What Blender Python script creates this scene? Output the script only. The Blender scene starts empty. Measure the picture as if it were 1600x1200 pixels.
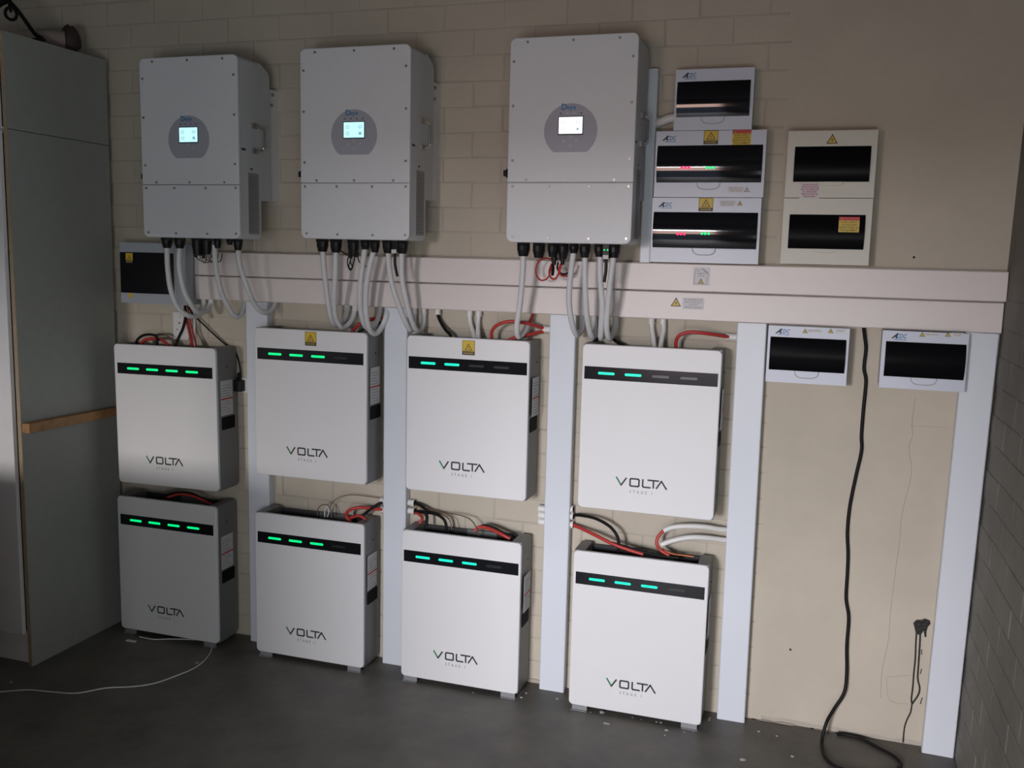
import bpy, bmesh, math, random
from mathutils import Vector, Matrix

S = bpy.context.scene
COL = S.collection
random.seed(7)

# ------------------------------------------------------------------ camera
CAM = Vector((1.8308, -3.3101, 1.6283))
YAW, PITCH, ROLL, FPX = .3056, -.1347, -.0242, 1461.96
ca, sa = math.cos(YAW), math.sin(YAW)
cb, sb = math.cos(PITCH), math.sin(PITCH)
cc, sc = math.cos(ROLL), math.sin(ROLL)
MR = (Matrix(((ca, -sa, 0), (sa, ca, 0), (0, 0, 1))) @ Matrix(((1, 0, 0), (0, cb, -sb), (0, sb, cb)))
      @ Matrix(((cc, 0, sc), (0, 1, 0), (-sc, 0, cc))))
right, fwd, up = MR.col[0], MR.col[1], MR.col[2]
cam_d = bpy.data.cameras.new('camera')
cam_d.sensor_width = 36
cam_d.lens = FPX / 1600 * 36
cam_d.clip_start = .05
cam = bpy.data.objects.new('camera', cam_d)
COL.objects.link(cam)
cam.matrix_world = Matrix(((right.x, up.x, -fwd.x, CAM.x), (right.y, up.y, -fwd.y, CAM.y),
                           (right.z, up.z, -fwd.z, CAM.z), (0, 0, 0, 1)))
S.camera = cam

# ------------------------------------------------------------------ world, light, exposure
S.view_settings.view_transform = 'Standard'
S.view_settings.look = 'None'
S.view_settings.gamma = 1
S.view_settings.use_curve_mapping = False
S.view_settings.exposure = 0.24
W = bpy.data.worlds.new('daylight')
S.world = W
W.use_nodes = True
W.node_tree.nodes['Background'].inputs[0].default_value = (.62, .74, 1, 1)
W.node_tree.nodes['Background'].inputs[1].default_value = .8

def area(name, loc, target, sx, sy, power, col):
    l = bpy.data.lights.new(name, 'AREA')
    l.shape = 'RECTANGLE'; l.size = sx; l.size_y = sy; l.energy = power; l.color = col
    o = bpy.data.objects.new(name, l)
    COL.objects.link(o)
    o.location = loc
    o.rotation_euler = (Vector(target) - Vector(loc)).to_track_quat('-Z', 'Y').to_euler()
    return o
# daylight outside the half-open doorway and the small window behind the camera: sky, sunlit paving, pale yard wall
area('sky_light', (.2, -9.2, 2.35), (.9, 0, .9), 2.0, 1.25, 940, (.91, .93, 1.0))
area('paving_bounce_light', (.2, -8.9, 1.3), (.9, 0, 1.3), 2.0, 1.2, 120, (1.0, .64, .54))
area('yard_light', (-1.65, -9.2, 1.9), (-.8, 0, 1.0), .7, .8, 270, (1.0, .93, .90))
area('side_fill_light', (2.47, -4.1, 1.5), (-2, -4.1, 1.5), 1.0, .9, 12, (.97, 1.0, 1.0))  # added fill from the right, its opening made for it
area('low_fill_light', (1.85, -5.04, .8), (1.85, 0, .8), .9, .6, 20, (.97, 1.0, 1.0))  # added low fill for the shaded left, set in its own gap

# ------------------------------------------------------------------ helpers
def at(px, py, d):
    """point of the room on the vertical plane y = -d that the photo shows at px, py"""
    v = MR @ Vector(((px - 800) / FPX, 1, (600 - py) / FPX))
    t = (-d - CAM.y) / v.y
    return CAM + v * t
def on_floor(px, py, z=0.0):
    v = MR @ Vector(((px - 800) / FPX, 1, (600 - py) / FPX))
    return CAM + v * ((z - CAM.z) / v.z)

class MB:
    def __init__(s): s.v = []; s.f = []
    def add(s, vs, fs):
        n = len(s.v); s.v += [tuple(v) for v in vs]; s.f += [tuple(i + n for i in f) for f in fs]; return s
    def box(s, x0, x1, y0, y1, z0, z1):
        x0, x1 = sorted((x0, x1)); y0, y1 = sorted((y0, y1)); z0, z1 = sorted((z0, z1))
        return s.add([(x0, y0, z0), (x1, y0, z0), (x1, y1, z0), (x0, y1, z0), (x0, y0, z1), (x1, y0, z1), (x1, y1, z1), (x0, y1, z1)],
                     [(0, 3, 2, 1), (4, 5, 6, 7), (0, 1, 5, 4), (1, 2, 6, 5), (2, 3, 7, 6), (3, 0, 4, 7)])
    def loft(s, rings, cap=True):
        n = len(rings[0]); vs = [p for r in rings for p in r]; fs = []
        for k in range(len(rings) - 1):
            for i in range(n):
                j = (i + 1) % n
                fs.append((k * n + i, k * n + j, (k + 1) * n + j, (k + 1) * n + i))
        if cap:
            fs.append(tuple(range(n - 1, -1, -1))); fs.append(tuple((len(rings) - 1) * n + i for i in range(n)))
        return s.add(vs, fs)
    def rrect(s, x0, x1, z0, z1, r, yb, yf, e=.002, seg=5):
        """rounded rectangle slab in the xz plane from yb (back) to yf (front, more negative), small front chamfer e"""
        rr = r if isinstance(r, (tuple, list)) else (r,) * 4
        def out(i):
            pts = []
            for (cx, cz, a0), q in zip(((x1, z1, 0), (x0, z1, 90), (x0, z0, 180), (x1, z0, 270)), rr):
                q2 = max(q, .0004); sx = -1 if cx == x1 else 1; sz = -1 if cz == z1 else 1
                for k in range(seg + 1):
                    a = math.radians(a0 + 90 * k / seg)
                    rad = max(q2 - i, .0002)
                    m = max(q2, i)
                    pts.append((cx + sx * m + rad * math.cos(a), cz + sz * m + rad * math.sin(a)))
            return pts
        rings = [[(x, yb, z) for x, z in out(0)]]
        if e > 0:
            rings += [[(x, yf + e, z) for x, z in out(0)], [(x, yf + e * .3, z) for x, z in out(e * .3)], [(x, yf, z) for x, z in out(e)]]
        else:
            rings += [[(x, yf, z) for x, z in out(0)]]
        return s.loft(rings)
    def prism_y(s, poly, y0, y1):
        return s.loft([[(x, y0, z) for x, z in poly], [(x, y1, z) for x, z in poly]])
    def prism_x(s, poly, x0, x1):
        return s.loft([[(x0, y, z) for y, z in poly], [(x1, y, z) for y, z in poly]])
    def cyl(s, a, b, r0, r1=None, n=14):
        r1 = r0 if r1 is None else r1
        a = Vector(a); b = Vector(b); t = (b - a).normalized()
        u = t.orthogonal().normalized(); w = t.cross(u)
        return s.loft([[a + (u * math.cos(2 * math.pi * i / n) + w * math.sin(2 * math.pi * i / n)) * r0 for i in range(n)],
                       [b + (u * math.cos(2 * math.pi * i / n) + w * math.sin(2 * math.pi * i / n)) * r1 for i in range(n)]])
    def tube(s, pts, r, n=9, sub=6):
        P = spline(pts, sub)
        t0 = (P[1] - P[0]).normalized(); u = t0.orthogonal().normalized(); rings = []
        for i, p in enumerate(P):
            t = (P[min(i + 1, len(P) - 1)] - P[max(i - 1, 0)]).normalized()
            u = (u - t * u.dot(t)).normalized(); w = t.cross(u)
            rings.append([p + (u * math.cos(2 * math.pi * k / n) + w * math.sin(2 * math.pi * k / n)) * r for k in range(n)])
        return s.loft(rings)
    def mesh(s, name, mat, smooth=False, bevel=0, origin=(0, 0, 0)):
        o = Vector(origin)
        me = bpy.data.meshes.new(name)
        me.from_pydata([Vector(v) - o for v in s.v], [], s.f)
        bm = bmesh.new(); bm.from_mesh(me)
        bmesh.ops.recalc_face_normals(bm, faces=bm.faces)
        if bevel:
            bmesh.ops.bevel(bm, geom=[e for e in bm.edges if e.calc_face_angle(0) > .5], offset=bevel, segments=2, affect='EDGES', profile=.5)
        if smooth:
            for f in bm.faces: f.smooth = len(f.verts) < 7
            for e in bm.edges:
                if len(e.link_faces) == 2 and e.calc_face_angle(0) > .7: e.smooth = False
        bm.to_mesh(me); bm.free()
        if mat: me.materials.append(mat)
        return me

def spline(pts, sub=6):
    P = [Vector(p) for p in pts]
    if len(P) < 3: return P
    Q = [P[0] * 2 - P[1]] + P + [P[-1] * 2 - P[-2]]; out = []
    for i in range(1, len(Q) - 2):
        a, b, c, d = Q[i - 1:i + 3]
        for k in range(sub):
            t = k / sub
            out.append(.5 * ((2 * b) + (c - a) * t + (2 * a - 5 * b + 4 * c - d) * t * t + (3 * b - a - 3 * c + d) * t ** 3))
    out.append(P[-1]); return out

def put(name, me, parent=None):
    o = bpy.data.objects.new(name, me); COL.objects.link(o)
    if parent: o.parent = parent
    return o
CACHE = {}
def part(name, key, build, mat, parent, smooth=False, bevel=0, label=None, loc=None):
    """child mesh in its thing's own coordinates; equal keys share mesh data"""
    k = (key, mat.name)
    if key is None or k not in CACHE:
        mb = MB(); build(mb); me = mb.mesh(name, mat, smooth, bevel)
        if key is not None: CACHE[k] = me
    else: me = CACHE[k]
    o = put(name, me, parent)
    if label: o['label'] = label
    if loc: o.location = loc
    return o
def thing(name, label, cat, loc, group=None, roty=0, rotz=0):
    o = bpy.data.objects.new(name, None); COL.objects.link(o); o.empty_display_size = .05
    o.location = loc; o.rotation_euler = (0, roty, rotz)
    o['label'] = label; o['category'] = cat
    if group: o['group'] = group
    return o
def solo(name, label, cat, mb, mat, origin, group=None, smooth=False, bevel=0):
    o = put(name, mb.mesh(name, mat, smooth, bevel, origin)); o.location = origin
    o['label'] = label; o['category'] = cat
    if group: o['group'] = group
    return o
def struct(name, mb, mat, **k):
    o = put(name, mb.mesh(name, mat, **k)); o['kind'] = 'structure'; return o

TXT = {}
def text_mesh(body, size, mat, align='CENTER', space=1.0, bold=0.0, shear=0.0, sx=1.0):
    """flat lettering facing -y"""
    k = (body, size, mat.name, align, space, bold, shear, sx)
    if k in TXT: return TXT[k]
    c = bpy.data.curves.new('lettering', 'FONT'); c.body = body; c.size = size; c.align_x = align
    c.align_y = 'CENTER'; c.space_character = space; c.extrude = .0002; c.offset = bold; c.resolution_u = 2; c.shear = shear
    t = bpy.data.objects.new('lettering', c); COL.objects.link(t)
    bpy.context.view_layer.update()
    me = bpy.data.meshes.new_from_object(t.evaluated_get(bpy.context.evaluated_depsgraph_get()))
    bpy.data.objects.remove(t)
    me.transform(Matrix.Diagonal((sx, 1, 1, 1)))
    me.transform(Matrix.Rotation(math.radians(90), 4, 'X'))
    me.materials.clear(); me.materials.append(mat)
    TXT[k] = me
    return me
def lettering(body, size, mat, parent, loc, name='lettering', **k):
    o = put(name, text_mesh(body, size, mat, **k), parent); o.location = loc; return o

# ------------------------------------------------------------------ materials
def mat(name, col, rough=.5, metal=0, spec=.5, noise=0, nscale=20, bump=0, bscale=60, col2=None, emit=None, estr=0, coat=0, world=False):
    m = bpy.data.materials.new(name); m.use_nodes = True
    nt = m.node_tree; b = nt.nodes['Principled BSDF']
    b.inputs['Base Color'].default_value = (*col, 1); b.inputs['Roughness'].default_value = rough
    b.inputs['Metallic'].default_value = metal; b.inputs['Specular IOR Level'].default_value = spec
    b.inputs['Coat Weight'].default_value = coat
    if emit:
        b.inputs['Emission Color'].default_value = (*emit, 1); b.inputs['Emission Strength'].default_value = estr
    if noise or col2 or bump:
        tc = nt.nodes.new('ShaderNodeNewGeometry' if world else 'ShaderNodeTexCoord')
        vec = tc.outputs['Position' if world else 'Object']
    if noise or col2:
        n = nt.nodes.new('ShaderNodeTexNoise'); n.inputs['Scale'].default_value = nscale; n.inputs['Detail'].default_value = 6
        n.inputs['Roughness'].default_value = .62
        nt.links.new(vec, n.inputs['Vector'])
        r = nt.nodes.new('ShaderNodeValToRGB'); r.color_ramp.elements[0].position = .35; r.color_ramp.elements[1].position = .68
        c2 = col2 or tuple(c * (1 - noise) for c in col)
        r.color_ramp.elements[0].color = (*c2, 1); r.color_ramp.elements[1].color = (*col, 1)
        nt.links.new(n.outputs['Fac'], r.inputs['Fac']); nt.links.new(r.outputs['Color'], b.inputs['Base Color'])
    if bump:
        n2 = nt.nodes.new('ShaderNodeTexNoise'); n2.inputs['Scale'].default_value = bscale; n2.inputs['Detail'].default_value = 8
        nt.links.new(vec, n2.inputs['Vector'])
        bp = nt.nodes.new('ShaderNodeBump'); bp.inputs['Strength'].default_value = bump; bp.inputs['Distance'].default_value = .01
        nt.links.new(n2.outputs['Fac'], bp.inputs['Height']); nt.links.new(bp.outputs['Normal'], b.inputs['Normal'])
    return m
M = {}
M['paint'] = mat('cream_wall_paint', (.575, .515, .42), .75, noise=.10, nscale=3, bump=.3, bscale=24, world=True)
M['mortar'] = mat('painted_mortar', (.48, .435, .37), .85, noise=.1, nscale=8, bump=.3, bscale=60)
M['room'] = mat('room_paint', (.32, .32, .32), .8, noise=.1, nscale=2)
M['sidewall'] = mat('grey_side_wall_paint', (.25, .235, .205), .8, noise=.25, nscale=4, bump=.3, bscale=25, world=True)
M['ceiling'] = mat('ceiling_board', (.22, .225, .23), .8, noise=.1, nscale=2)
M['concrete'] = mat('concrete_floor', (.150, .138, .115), .50, col2=(.092, .085, .077), nscale=5, bump=.35, bscale=22)
M['white_steel'] = mat('powder_coated_white', (.74, .76, .78), .42, noise=.02, nscale=30, bump=.03, bscale=400)
M['inv_side'] = mat('powder_coated_grey_white', (.56, .58, .60), .45, bump=.03, bscale=400)
M['heatsink'] = mat('heatsink_aluminium', (.50, .52, .53), .5, metal=.3)
M['badge'] = mat('badge_grey', (.41, .42, .48), .4)
M['steel'] = mat('stainless_screw', (.42, .40, .38), .35, metal=.9)
M['chrome'] = mat('chrome_handle', (.75, .75, .76), .15, metal=1)
M['black'] = mat('black_plastic', (.010, .010, .011), .4, spec=.25)
M['black_cable'] = mat('black_cable_sheath', (.010, .009, .009), .55, spec=.2)
M['grey_cable'] = mat('white_grey_conduit', (.70, .71, .72), .45, noise=.05, nscale=40)
M['pvc'] = mat('white_pvc', (.78, .77, .75), .4)
M['red_cable'] = mat('red_cable_sheath', (.50, .045, .04), .42)
M['brown_cable'] = mat('brown_thin_wire', (.16, .10, .06), .5)
M['silver'] = mat('silver_white_panel', (.78, .78, .79), .50, metal=.08, spec=.4)
M['body'] = mat('grey_metallic_body', (.21, .213, .215), .42, metal=.2)
M['body_dark'] = mat('shaded_recess', (.05, .05, .05), .6)  # recess shadow is put into this dark tone
M['strip'] = mat('gloss_black_strip', (.009, .010, .012), .16, spec=.3)
M['led_green'] = mat('green_light', (.0, .25, .12), .5, emit=(.0, .78, .20), estr=1.0)
M['led_mint'] = mat('mint_light', (.0, .25, .2), .5, emit=(.0, .80, .50), estr=1.0)
M['led_off'] = mat('unlit_light', (.02, .022, .024), .3)
M['led_red'] = mat('red_digits', (.2, .0, .02), .5, emit=(1, .02, .10), estr=1.6)
M['screen_cyan'] = mat('cyan_screen', (.3, .6, .65), .5, emit=(.52, .92, 1.0), estr=.9)
M['screen_white'] = mat('white_screen', (.5, .6, .65), .5, emit=(.88, .97, 1), estr=1.3)
M['print_dark'] = mat('dark_print', (.03, .03, .035), .5)
M['print_grey'] = mat('grey_print', (.22, .22, .23), .5)
M['print_green'] = mat('green_print', (.02, .22, .09), .5)
M['print_blue'] = mat('blue_print', (.03, .20, .42), .5)
M['print_pink'] = mat('pink_print', (.45, .14, .24), .5)
M['sticker'] = mat('label_paper', (.66, .65, .64), .55)
M['pale_label'] = mat('pale_label_film', (.70, .68, .70), .5)
M['label_grey'] = mat('grey_label', (.30, .30, .31), .5)
M['yellow'] = mat('yellow_sticker', (.68, .47, .03), .45)
M['red'] = mat('red_sticker', (.55, .04, .03), .45)
M['trunk'] = mat('warm_white_trunking', (.80, .73, .705), .38, noise=.03, nscale=2, bump=.04, bscale=12)
M['upright'] = mat('white_upright_trunking', (.72, .76, .82), .36, bump=.03, bscale=10)
M['db'] = mat('cool_white_plastic', (.63, .67, .77), .35)
M['db_cream'] = mat('cream_plastic', (.66, .64, .56), .42)
M['db_side'] = mat('grey_box_base', (.42, .44, .47), .45)
M['smoke'] = mat('smoked_window', (.007, .007, .009), .06, spec=.28)
M['smoke_matt'] = mat('smoked_window_dull', (.005, .005, .006), .25, spec=.03)
M['melamine'] = mat('white_melamine', (.78, .78, .80), .5, noise=.04, nscale=12)
M['melamine_side'] = mat('shaded_melamine', (.35, .37, .345), .55, noise=.07, nscale=25)  # white melamine darkened in colour for the shaded cupboard side
M['chipboard'] = mat('chipboard_edge', (.42, .33, .22), .7, noise=.3, nscale=150)
M['wood'] = mat('pine_batten', (.46, .24, .10), .6, noise=.35, nscale=30)
M['iron'] = mat('black_wrought_iron', (.008, .008, .008), .55, metal=.4)
M['cloth'] = mat('pale_pink_paper', (.34, .27, .25), .8, noise=.15, nscale=10)
M['bag'] = mat('dark_brown_bag', (.07, .045, .04), .7, noise=.4, nscale=14, bump=.5, bscale=25)
M['hole'] = mat('black_tar', (.012, .010, .009), .5, bump=.6, bscale=120)
M['crack'] = mat('dirty_crack', (.44, .38, .31), .9)
M['plaster_chip'] = mat('plaster_chip', (.36, .35, .33), .8)
M['matt_black'] = mat('matt_black_plastic', (.008, .008, .008), .6, spec=.08)
M['db_dim'] = mat('shaded_plastic', (.40, .43, .48), .4)  # left box cover, with its shadow put into the colour
M['foot'] = mat('galvanised_foot', (.30, .31, .32), .5, metal=.4)
M['bin'] = mat('dark_green_plastic', (.03, .06, .045), .5)
M['copper'] = mat('copper_lug', (.35, .12, .06), .4, metal=.8)

# ------------------------------------------------------------------ room shell
XR = 2.415           # right wall
XL, YF, ZC = -1.95, -5.0, 2.85
struct('floor', MB().box(XL, XR, YF - .15, 0, -.1, 0), M['concrete'])
wb = struct('wall_back', MB().box(XL - .15, XR + .15, .0, .15, -.1, ZC), M['mortar'])
def wall_with_holes(mb, x0, x1, z0, z1, holes, box):
    xs = sorted({x0, x1} | {h[0] for h in holes} | {h[1] for h in holes}); zs = sorted({z0, z1} | {h[2] for h in holes} | {h[3] for h in holes})
    for a, b in zip(xs, xs[1:]):
        for c, d in zip(zs, zs[1:]):
            if not any(h[0] <= a and b <= h[1] and h[2] <= c and d <= h[3] for h in holes): box(mb, a, b, c, d)
    return mb
def xr(z): return 2.391 + .0155 * z      # the side wall leans out a little towards the top
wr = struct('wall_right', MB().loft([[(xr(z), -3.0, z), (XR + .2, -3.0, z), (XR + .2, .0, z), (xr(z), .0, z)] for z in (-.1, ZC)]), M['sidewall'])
# its nearer stretch, with an opening added for the side fill light
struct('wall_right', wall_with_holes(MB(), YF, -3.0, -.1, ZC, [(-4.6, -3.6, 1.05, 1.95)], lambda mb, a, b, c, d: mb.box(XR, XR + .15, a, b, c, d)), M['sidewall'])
struct('wall_left', MB().box(XL - .15, XL, YF - .15, 0, -.1, ZC), M['room'])
DX0, DX1, DZ = .47, 1.03, 1.88        # the half-open doorway the daylight comes through
WX0, WX1, WZ0, WZ1 = -1.75, -.95, 1.0, 1.60
# wall behind the viewer: window, doorway and added gap for low fill light
struct('wall_front', wall_with_holes(MB(), XL, XR + .15, 0, ZC, [(WX0, WX1, WZ0, WZ1), (DX0, DX1, 0, DZ), (1.40, 2.30, .50, 1.10)],
       lambda mb, a, b, c, d: mb.box(a, b, YF - .15, YF, c, d)), M['room'])
struct('ceiling', MB().box(XL, XR, YF - .15, 0, ZC, ZC + .1), M['ceiling'])

# painted bricks of the back wall, each its own block; joints shallow, filled with paint
def brick_mesh(k, axis):
    w, h = .2255, .0868
    j = random.Random(k)
    mb = MB()
    c = [j.uniform(-.0022, .0022) for _ in range(8)]
    d = .0026 + j.uniform(-.0010, .0007)
    o = [(0 + c[0], 0 + c[1]), (w + c[2], c[3]), (w + c[4], h + c[5]), (c[6], h + c[7])]
    i = [(.005, .004), (w - .005, .005), (w - .004, h - .005), (.006, h - .004)]
    if axis == 'x':
        R = [[(x, .02, z) for x, z in o], [(x, -d * .45, z) for x, z in o], [(x, -d, z) for x, z in i]]
    else:
        R = [[(.02, -x, z) for x, z in o], [(-d * .45, -x, z) for x, z in o], [(-d, -x, z) for x, z in i]]
    mb.loft(R)
    return mb.mesh('brick', M['paint'] if axis == 'x' else M['sidewall'])
BV = [brick_mesh(k, 'x') for k in range(6)]
BS = [brick_mesh(k + 20, 'y') for k in range(4)]
CR, BL = .0905, .230
hidden = [(-.60, -.19, 1.70, 2.28), (.09, .48, 1.70, 2.28), (.86, 1.25, 1.69, 2.30),
          (-.86, -.41, .04, .57), (-.20, .24, .04, .57), (.44, .87, .04, .57), (1.10, 1.54, .04, .57),
          (-.86, -.41, .69, 1.20), (-.20, .24, .79, 1.30), (.44, .87, .79, 1.30), (1.10, 1.54, .79, 1.30),
          (-.55, 1.9, 1.43, 1.62), (1.31, 1.65, 1.64, 2.03)]
PX = 1.705
cnt = 0
for r in range(30):
    z = -.0015 + r * CR + .001
    x = -1.93 + (.115 if r % 2 else 0) + .015
    while x < PX:
        x1 = x + BL - .0045
        hid = any(x > a - .01 and x1 < b - .03 and z > c - .01 and z + CR < d for a, b, c, d in hidden)
        if x < -1.20 and z < 2.30: hid = True
        if x1 < -.98 and z < 2.25: hid = True
        if not hid and z > -.01:
            o = put('brick', BV[random.randrange(6)], wb)
            o.location = (x, 0, z)
            cnt += 1
        x += BL
# smooth plaster on the right-hand part of the back wall
def plaster(mb):
    n = 40; L = []
    for i in range(n + 1):
        z = ZC * i / n
        L.append((PX + .004 + (.115 if (int((z + .0015) / CR) % 2) else .0) * .1 + random.uniform(-.004, .004), max(z, .004)))
    Rr = [(XR + .02, ZC), (XR + .02, .012)]
    low = [(XR - (XR - PX) * i / 16, .010 + random.uniform(0, .014)) for i in range(1, 16)]
    poly = list(reversed([(x, z) for x, z in L])) + list(reversed(low)) + [(XR + .02, .012), (XR + .02, ZC)]
    mb.prism_y(poly, .01, -.0036)
part('plaster', None, plaster, M['paint'], wb, label='smooth cream plaster on the right part of the wall')
# bricks showing faintly on the side wall
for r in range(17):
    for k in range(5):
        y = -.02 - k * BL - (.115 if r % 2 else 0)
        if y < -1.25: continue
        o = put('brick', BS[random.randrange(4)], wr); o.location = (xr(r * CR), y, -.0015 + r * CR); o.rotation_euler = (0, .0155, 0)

# hole with tar drips in the plaster
def drip(pts, w, d=.0048):
    def b(mb):
        P = [at(x, y, d - .0009) for x, y in pts]
        mb.tube(P, w, n=6, sub=5)
    return b
def blob(mb):
    pr = random.Random(3)
    c = [(1427, 974), (1432, 969), (1440, 969), (1446, 967), (1453, 970), (1454, 975), (1450, 979), (1448, 985), (1447, 992), (1445, 996), (1443, 985), (1440, 990), (1436, 992), (1431, 990), (1429, 981)]
    mb.prism_y([(at(x, y, .008).x, at(x, y, .008).z) for x, y in c], 0, -.0085)
part('wall_hole', None, blob, M['hole'], wb, label='ragged black hole broken into the plaster')
for pts, w in (([(1432, 988), (1431, 1005), (1430, 1030), (1428, 1050), (1426, 1075), (1424, 1092), (1425, 1100)], .0028),
               ([(1438, 988), (1437, 1010), (1435, 1040), (1434, 1060), (1437, 1075), (1435, 1085), (1430, 1093), (1425, 1100)], .0030),
               ([(1425, 1098), (1423, 1112), (1417, 1125), (1413, 1138), (1411, 1160)], .0026),
               ([(1446, 985), (1446, 995)], .003), ([(1440, 1015), (1440, 1023)], .0015), ([(1440, 1045), (1438, 1053)], .0015), ([(1441, 1090), (1438, 1100)], .0016)):
    part('drip', None, drip(pts, w), M['hole'], wb, smooth=True)
for pts, w in (([(1430, 622), (1425, 660), (1426, 680), (1420, 700), (1424, 740), (1410, 800), (1405, 850), (1398, 900), (1391, 960), (1388, 1000), (1378, 1050), (1376, 1090)], .0016),
               ([(1385, 1058), (1388, 1090), (1400, 1098), (1420, 1100)], .0014), ([(1385, 1058), (1420, 1055)], .0014), ([(1425, 665), (1480, 668)], .0012)):
    part('crack', None, drip(pts, w, .0038), M['crack'], wb)
for x, y in ((1428, 402), (1235, 1015)):
    def hb(mb, x=x, y=y):
        p = at(x, y, .0045); mb.cyl((p.x, 0, p.z), (p.x, -.0055, p.z), .004, n=10)
    part('drill_hole', None, hb, M['hole'], wb)

# ------------------------------------------------------------------ cupboard
cx = -.9705
cup = thing('cupboard', 'tall white cupboard with shade-darkened side panel at the left edge of the picture', 'cupboard', (-1.28, -.31, 0))
def cp(name, box, m, bevel=0, label=None, parent=None):
    x0, x1, y0, y1, z0, z1 = box
    return part(name, None, lambda mb: mb.box(x0 + 1.28, x1 + 1.28, y0 + .31, y1 + .31, z0, z1), m, parent or cup, bevel=bevel, label=label)
cp('side_panel', (cx - .016, cx, -.56, -.045, 0, 2.043), M['melamine_side'])
cp('side_panel', (cx - .016, cx, -.56, -.045, 2.046, 2.385), M['melamine_side'], label='upper side panel')
cp('edging', (cx - .017, cx + .0004, -.5612, -.560, 0, 2.385), M['chipboard'], label='thin yellowish board edge')
cp('side_panel', (-1.60, -1.584, -.56, -.045, 0, 2.385), M['melamine_side'])
cp('top_panel', (-1.584, cx - .016, -.56, -.045, 2.369, 2.385), M['melamine'])
cp('back_panel', (-1.584, cx - .016, -.049, -.045, .1, 2.369), M['melamine'])
cp('plinth', (-1.584, cx - .017, -.535, -.52, 0, .125), M['melamine'])
cp('shelf', (-1.584, cx - .016, -.55, -.05, 2.03, 2.055), M['melamine'])
dl = cp('door', (-1.597, -.989, -.582, -.564, .135, 2.040), M['melamine'], .0015)
du = cp('door', (-1.597, -.989, -.582, -.564, 2.052, 2.380), M['melamine'], .0015)
for pr, z in ((dl, 1.05), (du, 2.10)):
    o = part('handle', None, lambda mb, z=z: mb.tube([(-.26, -.27, z), (-.26, -.30, z + .01), (-.26, -.30, z + .11), (-.26, -.27, z + .12)], .005, sub=4), M['chrome'], pr, smooth=True)
def batten(mb):
    mb.loft([[(cx + 1.28 + a, -.557 + .31, z) for a, z in ((0, .926), (.034, .926), (.034, .964), (0, .964))],
             [(cx + 1.28 + a, -.066 + .31, z) for a, z in ((0, .922), (.034, .922), (.034, .958), (0, .958))]])
part('batten', None, batten, M['wood'], cup, bevel=.002, label='light brown wooden batten across the side panel')

# things on the cupboard
def ironscroll():
    T = lambda L, d=.33: [at(x, y, d) for x, y in L]
    root = at(64, 60, .33)
    o = thing('iron_scroll', 'black wrought iron scroll standing on top of the cupboard', 'ornament', (root.x, root.y, root.z))
    for nm, L, r in (('rod', [(8, 2), (16, 4), (24, 12), (32, 22), (42, 36), (52, 50), (58, 56), (66, 60)], .0075),
                     ('curl', [(14, 8), (22, 14), (26, 22), (24, 29), (18, 31), (11, 27), (8, 20), (11, 13), (16, 14), (17, 19)], .006),
                     ('curl', [(-14, 30), (-8, 14), (0, 6), (8, 2), (16, -4), (20, -14)], .011)):
        part(nm, None, lambda mb, L=L, r=r: mb.tube([p - root for p in T(L)], r, n=8, sub=5), M['iron'], o, smooth=True)
    part('foot', None, lambda mb: mb.box(-.03, .012, -.012, .012, -.01, .0), M['iron'], o)
ironscroll()
def roll():
    a, b = at(58, 58, .26), at(101, 62, .19)
    mb = MB(); mb.cyl(a, b, .031, .033, n=20)
    solo('paper_roll', 'pale pinkish roll lying on top of the cupboard beside the iron scroll', 'roll', mb, M['cloth'], ((a + b) / 2)[:], smooth=True)
roll()
def bag():
    p = at(110, 60, .15); me = MB()
    rings = []
    for k, (s, z) in enumerate(((.6, -.045), (.95, -.03), (1, -.005), (.85, .02), (.55, .04), (.2, .048))):
        rings.append([(p.x + .035 * s * math.cos(t) * (1 + .12 * math.sin(3 * t + k)), p.y + .05 * s * math.sin(t), p.z + z + .004 * math.sin(2 * t + k)) for t in [i * math.pi / 8 for i in range(16)]])
    me.loft(rings)
    solo('small_bag', 'small dark brown bag on the cupboard top next to the pale roll', 'bag', me, M['bag'], (p.x, p.y, p.z - .045), smooth=True)
bag()

# ------------------------------------------------------------------ stickers
def tri_bolt(parent, x, z, s, y, fill=None, thick=.13):
    """outlined triangle with a lightning flash, centre of base at x, z"""
    if fill is not None:
        part('warning_triangle', None, lambda mb: mb.prism_y([(x - s / 2, z), (x + s / 2, z), (x, z + s * .87)], y, y - .0004), fill, parent)
    t = s * thick
    def outl(mb):
        O = [(x - s / 2, z), (x + s / 2, z), (x, z + s * .87)]
        c = (x, z + s * .29)
        I = [(c[0] + (a - c[0]) * (1 - thick * 2), c[1] + (b - c[1]) * (1 - thick * 2)) for a, b in O]
        for i in range(3):
            j = (i + 1) % 3
            mb.prism_y([O[i], O[j], I[j], I[i]], y - .0005, y - .0009)
        h = s * .42; bx, bz = x, z + s * .12
        mb.prism_y([(bx + h * .10, bz + h), (bx - h * .28, bz + h * .42), (bx - h * .02, bz + h * .46), (bx - h * .10, bz), (bx + h * .26, bz + h * .58), (bx + h * .02, bz + h * .54)], y - .0005, y - .0009)
    part('flash_symbol', None, outl, M['print_dark'], parent)
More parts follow.
